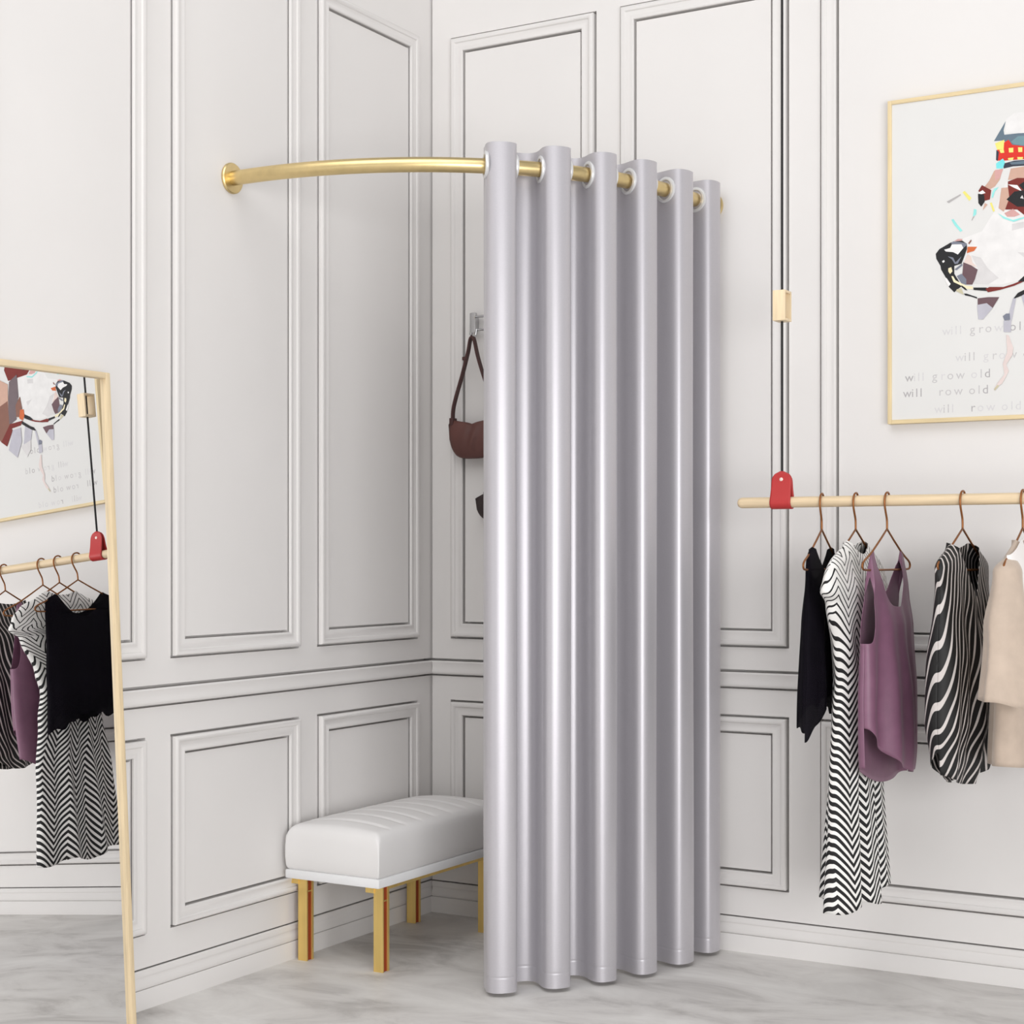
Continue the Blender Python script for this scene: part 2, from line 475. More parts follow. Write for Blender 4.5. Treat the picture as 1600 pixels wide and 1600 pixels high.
for y0, y1 in ly: box(bm, lx[0][1], lx[1][0], y1-0.010, y1, 0.254, 0.2625, 0.001)
obj('frame', bm, M['goldleg'], bench)
for x0, x1 in lx:
    for y0, y1 in ly:
        bm = bmesh.new()
        box(bm, x0, x1, y0, y0+0.006, 0, 0.262, 0.0008)
        box(bm, x0, x1, y1-0.009, y1, 0, 0.262, 0.0008)
        box(bm, x0+0.002, x1-0.001, y0+0.005, y1-0.007, 0.212, 0.216)
        box(bm, x0-0.027, x0+0.004, y0-0.004, y1, 0.236, 0.2625, 0.001)
        lg = obj('leg', bm, M['goldleg'], bench)
        bm = bmesh.new(); box(bm, x0+0.003, x1-0.004, y0+0.005, y1-0.008, 0.001, 0.262)
        c = obj('core', bm, M['rust'], lg); c['label'] = 'red-brown core between the gold plates'

# ------------------------------------------------------------------ leaning mirror
TA = math.radians(3.226); TB = math.radians(-0.72)      # lean back, slight turn on its foot
mn = Vector((cos(TA)*cos(TB), cos(TA)*sin(TB), sin(TA))); my = Vector((-sin(TB), cos(TB), 0)); me_ = mn.cross(my).normalized()
MP = Vector((0.030, -1.607, 1.736))              # front top corner on the right
MH = 1.736/cos(TA)-0.0005; MWID = 0.62; FWD = 0.016; FD = 0.021
mir = thing('leaning_mirror', 'tall leaning floor mirror in a thin pale wood frame', 'mirror', (0.13, MP.y-MWID/2, 0))
def mpt(a, b, d): return MP-my*a-me_*b-mn*d       # a from the right edge, b down from the top, d behind the front
def mbox(name, a0, a1, b0, b1, d0, d1, m, bev=0.0015):
    bm = bmesh.new()
    obox(bm, mpt((a0+a1)/2, (b0+b1)/2, (d0+d1)/2), my, me_, mn, (a1-a0)/2, (b1-b0)/2, (d1-d0)/2, bev)
    return obj(name, bm, m, mir, smooth=True)
mbox('stile', 0, FWD, 0, MH, 0, FD, M['ashz'])
mbox('stile', MWID-FWD, MWID, 0, MH, 0, FD, M['ashz'])
mbox('top_rail', FWD, MWID-FWD, 0, FWD, 0, FD, M['ashy'])
mbox('bottom_rail', FWD, MWID-FWD, MH-FWD, MH, 0, FD, M['ashy'])
mbox('mirror_glass', FWD-0.004, MWID-FWD+0.004, FWD-0.004, MH-FWD+0.004, 0.011, 0.015, M['mirror'], 0)
mbox('backing', FWD-0.002, MWID-FWD+0.002, FWD-0.002, MH-FWD+0.002, 0.0155, 0.0185, M['backing'], 0)

# ------------------------------------------------------------------ hanging clothes rail
QY = -0.315; DR = 0.0158
def dz(x): return 1.4048-0.0007*(x-1.29)          # very slightly lower towards the window side
rail = thing('hanging_clothes_rail', 'pale wooden dowel clothes rail slung from a black cord', 'clothes rail', (1.4266, QY, 1.403))
bm = bmesh.new()
prof = [(0, -0.004), (0.006, -0.0035), (0.0115, -0.0005), (DR-0.001, 0.005), (DR, 0.010), (DR, 1.94), (DR-0.001, 1.945), (0, 1.950)]
lathe(bm, prof, (1.2927, QY, dz(1.2927)), (1, 0, -0.0007), 32)
obj('dowel', bm, M['ashx'], rail, smooth=True)
def hang_point(x):
    z0 = dz(x); top = z0+0.0905; wid = 0.030
    # leather loop: path in the plane across the dowel, folded round it
    path = []
    for k in range(13):
        t = k/12; path.append((QY-0.0035-(DR-0.001)*t**1.6, top-(top-z0)*t))
    for k in range(1, 12):
        a = PI+PI*k/12; path.append((QY+(DR+0.0025)*cos(a), z0+(DR+0.0025)*sin(a)))
    for k in range(13):
        t = 1-k/12; path.append((QY+0.0035+(DR-0.001)*t**1.6, top-(top-z0)*t))
    bm = bmesh.new(); rows = []
    NW = 14
    for y, z in path:
        h = top-z                                   # rounded upper end
        hw = wid*math.sqrt(max(0.0, 1-((wid-h)/wid)**2)) if h < wid else wid
        hw = max(hw, 0.004)*(1+0.05*max(0, min(1, (h-0.05)/0.04)))
        rows.append([bm.verts.new((x-hw+2*hw*k/NW, y, z)) for k in range(NW+1)])
    for A, B in zip(rows, rows[1:]):
        for k in range(NW): bm.faces.new((A[k], A[k+1], B[k+1], B[k]))
    s = obj('leather_strap', bm, M['red'], rail, smooth='all')
    md = s.modifiers.new('thickness', 'SOLIDIFY'); md.thickness = 0.0035; md.offset = 0
    bm = bmesh.new()
    for sg in (-1, 1):
        lathe(bm, [(0, 0), (0.0055, 0), (0.0055, 0.0012), (0.004, 0.0022), (0, 0.0025)], (x, QY+sg*0.0062, top-0.024), (0, sg, 0), 20)
    rv = obj('rivet', bm, M['rivet'], s, smooth=True); rv['label'] = 'pale round rivet'
    bm = bmesh.new(); tube(bm, [(x, QY, top-0.012), (x, QY, 2.3), (x, QY, HW+0.02)], 0.0038, 10)
    obj('cord', bm, M['cord'], rail, smooth=True)
    c0, c1 = 1.932, 2.020
    bm = bmesh.new()
    hw = 0.019; hd = 0.027; t = 0.007
    box(bm, x-hw, x+hw, QY-hd, QY-hd+t, c0, c1, 0.001)
    box(bm, x-hw, x+hw, QY+hd-t, QY+hd, c0, c1, 0.001)
    box(bm, x-hw, x+hw, QY-hd+t, QY+hd-t, c0, c0+t, 0.0006)
    box(bm, x-hw, x+hw, QY-hd+t, QY+hd-t, c1-t, c1, 0.0006)
    obj('cord_clip', bm, M['clip'], rail, smooth=True)
hang_point(1.4266); hang_point(3.05)

# ------------------------------------------------------------------ hangers
HPTS = [(0.018, 0.0150), (0.014, 0.0205), (0.004, 0.0232), (-0.010, 0.0195), (-0.0195, 0.008), (-0.0215, -0.006), (-0.018, -0.020), (-0.010, -0.036), (-0.002, -0.052), (0.0, -0.066), (0.0, -0.080)]
ARM = [(0.0, -0.080), (0.06, -0.1115), (0.123, -0.143), (0.160, -0.158), (0.190, -0.169), (0.205, -0.179), (0.203, -0.189), (0.185, -0.194), (0.10, -0.195), (0.0, -0.195)]
HANG = [('black', 1.5473, 5.5, 'copper wire hanger nearest the rounded rail end, holding the black top'),
        ('dress', 1.648, 0.0, 'copper wire hanger holding the long herringbone dress'),
        ('purple', 1.7392, -1.0, 'copper wire hanger showing whole, holding the mauve tank top'),
        ('striped', 1.9517, -3.0, 'copper wire hanger holding the dark striped sleeveless blouse'),
        ('beige', 2.114, 0.0, 'copper wire hanger holding the beige kimono-sleeved top')]
AX = {}
for k, (key, x, yaw, lab) in enumerate(HANG):
    AX[key] = (Vector((x, QY, dz(x))), math.radians(yaw))
def loc2w(key, w, u, z):
    o, a = AX[key]
    return Vector((o.x+w*cos(a)-u*sin(a), o.y+w*sin(a)+u*cos(a), o.z+z))
bm = bmesh.new(); tube(bm, spline([(0, u, z+0.0) for u, z in HPTS], 6), 0.0030, 10)
o0 = Vector((HANG[0][1], QY, dz(HANG[0][1])))
hang0 = thing('clothes_hanger', HANG[0][3], 'clothes hanger', (0, 0, 0), 'copper wire hangers on the wooden rail')
hook0 = obj('hook', bm, M['copper'], hang0, smooth='all')
loop = [(0, u, z) for u, z in ARM]+[(0, -u, z) for u, z in ARM[-2:0:-1]]
lp = []
for i, p in enumerate(loop):                       # round the wire at the shoulder bends only
    lp.append(p)
bm = bmesh.new()
arm_r = [(0, u, z) for u, z in ARM]; sm_r = [arm_r[0], arm_r[1]]+[tuple(p) for p in spline(arm_r[2:9], 5)]
full = sm_r+[(0, -p[1], p[2]) for p in sm_r[::-1][1:-1]]
tube(bm, full, 0.0030, 10, closed=True)
body0 = obj('wire_frame', bm, M['copper'], hang0, smooth='all')
for k, (key, x, yaw, lab) in enumerate(HANG):
    if k == 0: h = hang0
    else:
        h = hang0.copy(); COL.objects.link(h)
        for ch in (hook0, body0):
            c = ch.copy(); COL.objects.link(c); c.parent = h
    h.location = (x, QY, dz(x)); h.rotation_euler = (0, 0, math.radians(yaw)); h['label'] = lab

# ------------------------------------------------------------------ garments: front and back sheets joined at the sides
def sheet_grid(bm, uvl, key, side, a, b, uc, ztop_, zbot, fold, svals, rows, uscale, closed_side, wc=None, midx=0, nk=(9, 9)):
    g = []
    for s in svals:
        col = []
        zt, zb = ztop_(s, side), zbot(s, side)
        for j in range(rows+1):
            t = (j/rows)**1.35; z = zt+(zb-zt)*t
            u = uc(z)+s*a(z)
            cl = 1.0 if not (nk[0] < abs(s) < nk[1]) else min(1.0, max(0.0, (zt-z)/0.022))**0.5
            w = cl*side*(b(z)*(max(0.0, 1-s*s))**0.42)+fold(s, z, side)*(1-abs(s)**5)
            if wc: w += wc(z)
            v = bm.verts.new(loc2w(key, w, u, z)); us = uscale*(a(z)/a(-0.3)*0.6+0.4); col.append((v, ((s if side > 0 else -2-s)*us, 1.0+z)))
        g.append(col)
    for A, B in zip(g, g[1:]):
        for j in range(rows):
            q = (A[j], B[j], B[j+1], A[j+1]) if side > 0 else (A[j+1], B[j+1], B[j], A[j])
            f = bm.faces.new([x[0] for x in q]); f.material_index = midx; f.smooth = True
            for lpp, x in zip(f.loops, q): lpp[uvl].uv = x[1]
    return g

def garment(key, name, label, cat, m, a, b, uc, zt, zb, fold, brk=(), n=56, rows=46, uscale=0.3, wc=None, parent=None, sides=(1, -1), thick=0.0012, group=None, nk=(9, 9)):
    bm = bmesh.new(); uvl = bm.loops.layers.uv.new('UVMap')
    sv = sorted(set([round(sin(PI*(k/n-0.5)), 4) for k in range(n+1)]+[round(x, 4) for x in brk]))
    for side in sides: sheet_grid(bm, uvl, key, side, a, b, uc, zt, zb, fold, sv, rows, uscale, True, wc, 0, nk)
    bmesh.ops.remove_doubles(bm, verts=bm.verts, dist=0.00005)
    o, _ = AX[key]
    if parent is None:
        ob = obj(name, bm, m, base=tuple(o), recalc=False)
        ob['label'] = label; ob['category'] = cat
        if group: ob['group'] = group
    else:
        ob = obj(name, bm, m, parent, recalc=False)
    if thick:
        md = ob.modifiers.new('thickness', 'SOLIDIFY'); md.thickness = thick; md.offset = 0
    return ob

def tab(t): return lambda z: smooth_interp(t, -z)
ARMZ = [(0, -0.080), (0.123, -0.143), (0.190, -0.169), (0.21, -0.180)]
def arm_z(u): return interp(ARMZ, abs(u))

# black sheer top, seen nearly edge-on
A_ = tab([(0, 0.155), (0.16, 0.158), (0.21, 0.162), (0.30, 0.164), (0.45, 0.176), (0.70, 0.192)])
B_ = tab([(0, 0.012), (0.13, 0.013), (0.20, 0.018), (0.35, 0.034), (0.55, 0.040), (0.70, 0.036)])
def zt_black(s, side):
    u = abs(s)*0.157
    lo = 0.222 if side < 0 else 0.205
    if u < 0.110:
        t = u/0.110; return -lo+(lo-0.130)*(t**1.9)
    return arm_z(u)+0.006-0.010*max(0, (u-0.14)/0.02)
def zb_black(s, side):
    return -0.60-0.018*sin(5*s+side)-0.055*(max(0, -s-0.35)/0.65)**2*(1 if side > 0 else 0.7)-0.012*sin(23*s)*0.5 + (0.03*max(0, s))
def fo_black(s, z, side):
    k = max(0, (-z-0.2))*1.0
    return 0.020*k*sin(9*s+side*1.3)+0.008*k*sin(21*s+2)
garment('black', 'sleeveless_top', 'black sheer sleeveless top hanging first from the rail end', 'top', M['black'], A_, B_, lambda z: 0.0, zt_black, zb_black, fo_black, n=60, uscale=0.2, nk=(0.70, 2))

# herringbone dress
A_ = tab([(0, 0.222), (0.17, 0.224), (0.225, 0.247), (0.252, 0.262), (0.285, 0.212), (0.42, 0.150), (0.49, 0.132), (0.60, 0.155), (0.80, 0.185), (1.2, 0.215)])
B_ = tab([(0, 0.013), (0.12, 0.014), (0.17, 0.026), (0.26, 0.044), (0.45, 0.044), (0.55, 0.042), (0.8, 0.044), (1.2, 0.060)])
def zt_dress(s, side):
    u = abs(s)*0.223
    if u < 0.075:
        t = u/0.075; lo = 0.150 if side > 0 else 0.128
        return -lo+(lo-0.112)*t**2.2
    return min(arm_z(min(u, 0.21))+0.007, -0.108)-0.9*max(0, u-0.20)
def zb_dress(s, side): return -1.128-0.010*cos(7*s)+0.040*max(0, s)**1.5
def fo_dress(s, z, side):
    k = max(0, min(1, (-z-0.40)/0.5)); k2 = max(0, min(1, (-z-0.2)/0.2))*(1-k)
    return (0.012+0.006*max(0, min(1, (-z-0.82)/0.3)))*k*cos(9.5*s+0.6)+0.006*k*sin(19*s)+0.006*k2*sin(8*s+z*9)
garment('dress', 'herringbone_dress', 'long black and white herringbone dress with short sleeves', 'dress', M['herring'], A_, B_, lambda z: 0.0, zt_dress, zb_dress, fo_dress, n=80, rows=80, uscale=0.33, nk=(0.33, 2))

# mauve tank top
A_ = tab([(0, 0.188), (0.28, 0.188), (0.40, 0.190), (0.55, 0.196), (0.85, 0.178)])
B_ = tab([(0, 0.005), (0.15, 0.005), (0.25, 0.022), (0.36, 0.040), (0.55, 0.052), (0.70, 0.056), (0.85, 0.040)])
ST0, ST1 = 0.600, 0.735                               # strap edges as a share of the half width
def zt_purple(s, side):
    q = abs(s)
    lo = 0.298 if side > 0 else 0.262
    if q <= ST0:
        t = q/ST0; return -lo+(lo-0.150)*t**3.4
    if q <= ST0+0.03: return -0.150+(0.012)*(q-ST0)/0.03
    if q <= ST1: return -0.138-0.012*(q-ST0-0.03)/(ST1-ST0-0.03)
    if q <= ST1+0.03: return -0.150-0.06*(q-ST1)/0.03
    t = (q-ST1-0.03)/(1-ST1-0.03); return -0.21-0.185*(1-(1-t)**3.5)
def zb_purple(s, side):
    d = (s-0.3)/(1.3 if s < 0.3 else 0.7)
    if side > 0: return -0.765+(0.14 if s < 0.3 else 0.02)*d*d
    return -0.797+(0.062 if s < 0.3 else 0.016)*d*d
def fo_purple(s, z, side):
    k = max(0, min(1, (-z-0.22)/0.35))
    if side < 0: return 0.026*k*(1-s**4)
    return side*(0.016*k*cos(5.5*s+0.9)*(1-0.3*s)+0.009*k*sin(13*s+1)+(0.016*k*math.exp(-((s-0.3)/0.28)**2)))
garment('purple', 'tank_top', 'mauve satin tank top with thin straps on a visible hanger', 'tank top', M['purple'], A_, B_, lambda z: 0.0, zt_purple, zb_purple, fo_purple,
        brk=[x*y for y in (1, -1) for x in (ST0-0.02, ST0, ST0+0.015, ST0+0.03, ST1-0.015, ST1, ST1+0.015, ST1+0.03, ST1+0.05)], n=72, rows=60, uscale=0.2, nk=(0.57, 0.775))

# striped sleeveless blouse
A_ = tab([(0, 0.205), (0.20, 0.205), (0.26, 0.192), (0.40, 0.205), (0.60, 0.212), (0.72, 0.190), (0.80, 0.150)])
B_ = tab([(0, 0.014), (0.10, 0.015), (0.20, 0.030), (0.30, 0.040), (0.45, 0.062), (0.60, 0.060), (0.70, 0.044), (0.80, 0.022)])
def zt_str(s, side):
    u = abs(s)*0.205
    if side > 0 and u < 0.095:
        return -0.268+(0.268-0.122)*(u/0.095)**1.15
    if side < 0 and u < 0.090:
        return -0.135+(0.135-0.119)*(u/0.090)**2
    return arm_z(u)+0.006-0.03*max(0, (abs(s)-0.95)/0.05)
def zb_str(s, side): return -0.778+(0.05 if side > 0 else 0.125)*abs(s+0.1)**2.2
def fo_str(s, z, side):
    k = max(0, min(1, (-z-0.18)/0.3))
    return side*(0.010*k*cos(8*s+0.4)+0.006*k*sin(17*s+4*z))
garment('striped', 'striped_blouse', 'black sleeveless blouse with thin white stripes and open V-neck', 'blouse', M['stripe'], A_, B_, lambda z: 0.0, zt_str, zb_str, fo_str, n=70, rows=60, uscale=0.25, nk=(0.44, 2))
# beige top with wide sleeves
bz = thing('kimono_top', 'beige velour top with wide kimono sleeves and white neckline', 'top', tuple(AX['beige'][0]))
A_ = tab([(0, 0.17), (0.20, 0.178), (0.40, 0.190), (0.72, 0.205)])
B_ = tab([(0, 0.013), (0.12, 0.014), (0.18, 0.030), (0.30, 0.050), (0.50, 0.062), (0.72, 0.070)])
def zt_be(s, side):
    u = abs(s)*0.176
    if u < 0.07:
        t = u/0.07; lo = 0.30 if side > 0 else 0.13
        return -lo+(lo-0.112)*t**1.4
    return min(arm_z(u)+0.006, -0.108)
def zb_be(s, side): return -0.715+0.012*s*s
def fo_be(s, z, side):
    k = max(0, min(1, (-z-0.2)/0.3)); return side*(0.012*k*cos(6*s+1)+0.004*k*sin(15*s))
garment('beige', 'body', '', '', M['beige'], A_, B_, lambda z: 0.0, zt_be, zb_be, fo_be, n=56, rows=46, uscale=0.2, parent=bz, nk=(0.40, 2))
for sg in (-1, 1):
    A2 = tab([(0, 0.012), (0.135, 0.016), (0.20, 0.050), (0.35, 0.085), (0.60, 0.112)])
    B2 = tab([(0, 0.006), (0.14, 0.010), (0.20, 0.036), (0.35, 0.052), (0.60, 0.062)])
    UC = tab([(0, 0.150), (0.14, 0.150), (0.20, 0.168), (0.35, 0.205), (0.60, 0.243)])
    def zt2(s, side, sg=sg): return -0.142-0.024*(s*sg*0.5+0.5)
    def zb2(s, side, sg=sg):
        q = s*sg
        return -0.543+(0.018*((q-0.3)/0.7)**2 if q > 0.3 else 0.085*((0.3-q)/1.3)**1.3)+(0 if side > 0 else 0.02*(1-q*q))
    def fo2(s, z, side, sg=sg):
        k = max(0, min(1, (-z-0.2)/0.25)); return side*0.010*k*cos(5*s+1)+0.014*k
    garment('beige', 'sleeve', '', '', M['beige'], A2, B2, (lambda z, sg=sg, UC=UC: sg*UC(z)), zt2, zb2, fo2, n=30, rows=34, uscale=0.12, parent=bz, nk=(-1, 2))
# folded-back white facing round the neck
def zt3(s, side): return zt_be(s, 1)+0.004
def zb3(s, side):
    return zt_be(s, 1)-0.075-0.055*max(0, 1-abs(abs(s)-0.62)/0.38)-0.02
fac = garment('beige', 'neck_facing', '', '', M['linen'], A_, lambda z, B_=B_: B_(z)+0.0035, lambda z: 0.0, zt3, zb3, fo_be, n=56, rows=14, uscale=0.2, parent=bz, sides=(1,))
fac['label'] = 'white folded neckline facing'

# ------------------------------------------------------------------ framed painting
PX0, PX1, PZ0, PZ1 = 1.651, 2.455, 1.643, 2.610; PF = 0.012; PD = 0.030
pic = thing('framed_painting', 'large pale dog painting with faint words in a thin gold wood frame', 'painting', ((PX0+PX1)/2, 0, PZ0))
def pbox(name, x0, x1, y0, y1, z0, z1, m, bev=0.001):
    bm = bmesh.new(); box(bm, x0, x1, y0, y1, z0, z1, bev); return obj(name, bm, m, pic, smooth=True)
pbox('frame_stile', PX0, PX0+PF, -PD, -0.001, PZ0, PZ1, M['oakz'])
pbox('frame_stile', PX1-PF, PX1, -PD, -0.001, PZ0, PZ1, M['oakz'])
pbox('frame_rail', PX0+PF, PX1-PF, -PD, -0.001, PZ0, PZ0+PF, M['oakx'])
pbox('frame_rail', PX0+PF, PX1-PF, -PD, -0.001, PZ1-PF, PZ1, M['oakx'])
pbox('canvas', PX0+PF-0.001, PX1-PF+0.001, -PD+0.004, -0.004, PZ0+PF-0.001, PZ1-PF+0.001, M['canvas'], 0)
CU, CV, CY = 1.663, 1.655, -PD+0.004
PAINT = dict(paper=(229, 227, 226), pale=(212, 209, 209), white=(236, 234, 233), slate=(98, 116, 130), red=(216, 42, 26), teal=(112, 144, 152), lemon=(236, 226, 122), navy=(48, 52, 66),
             cyan=(120, 222, 226), tan=(202, 164, 146), rose=(208, 160, 156), maroon=(118, 34, 26), black=(20, 20, 24), aqua=(150, 226, 222), grey=(176, 172, 172), steel=(120, 124, 138),
             orange=(206, 104, 54), brown=(134, 92, 78), peach=(226, 206, 198), plum=(104, 78, 84), cream=(238, 226, 190), khaki=(198, 190, 160), mist=(186, 184, 194), blush=(222, 206, 202), plumgrey=(112, 98, 102))
PKEYS = list(PAINT); PM = [mat('paint_'+k, PAINT[k], rough=0.65, noise=0.05, nscale=30, bump=0.05, bscale=120) for k in PKEYS]
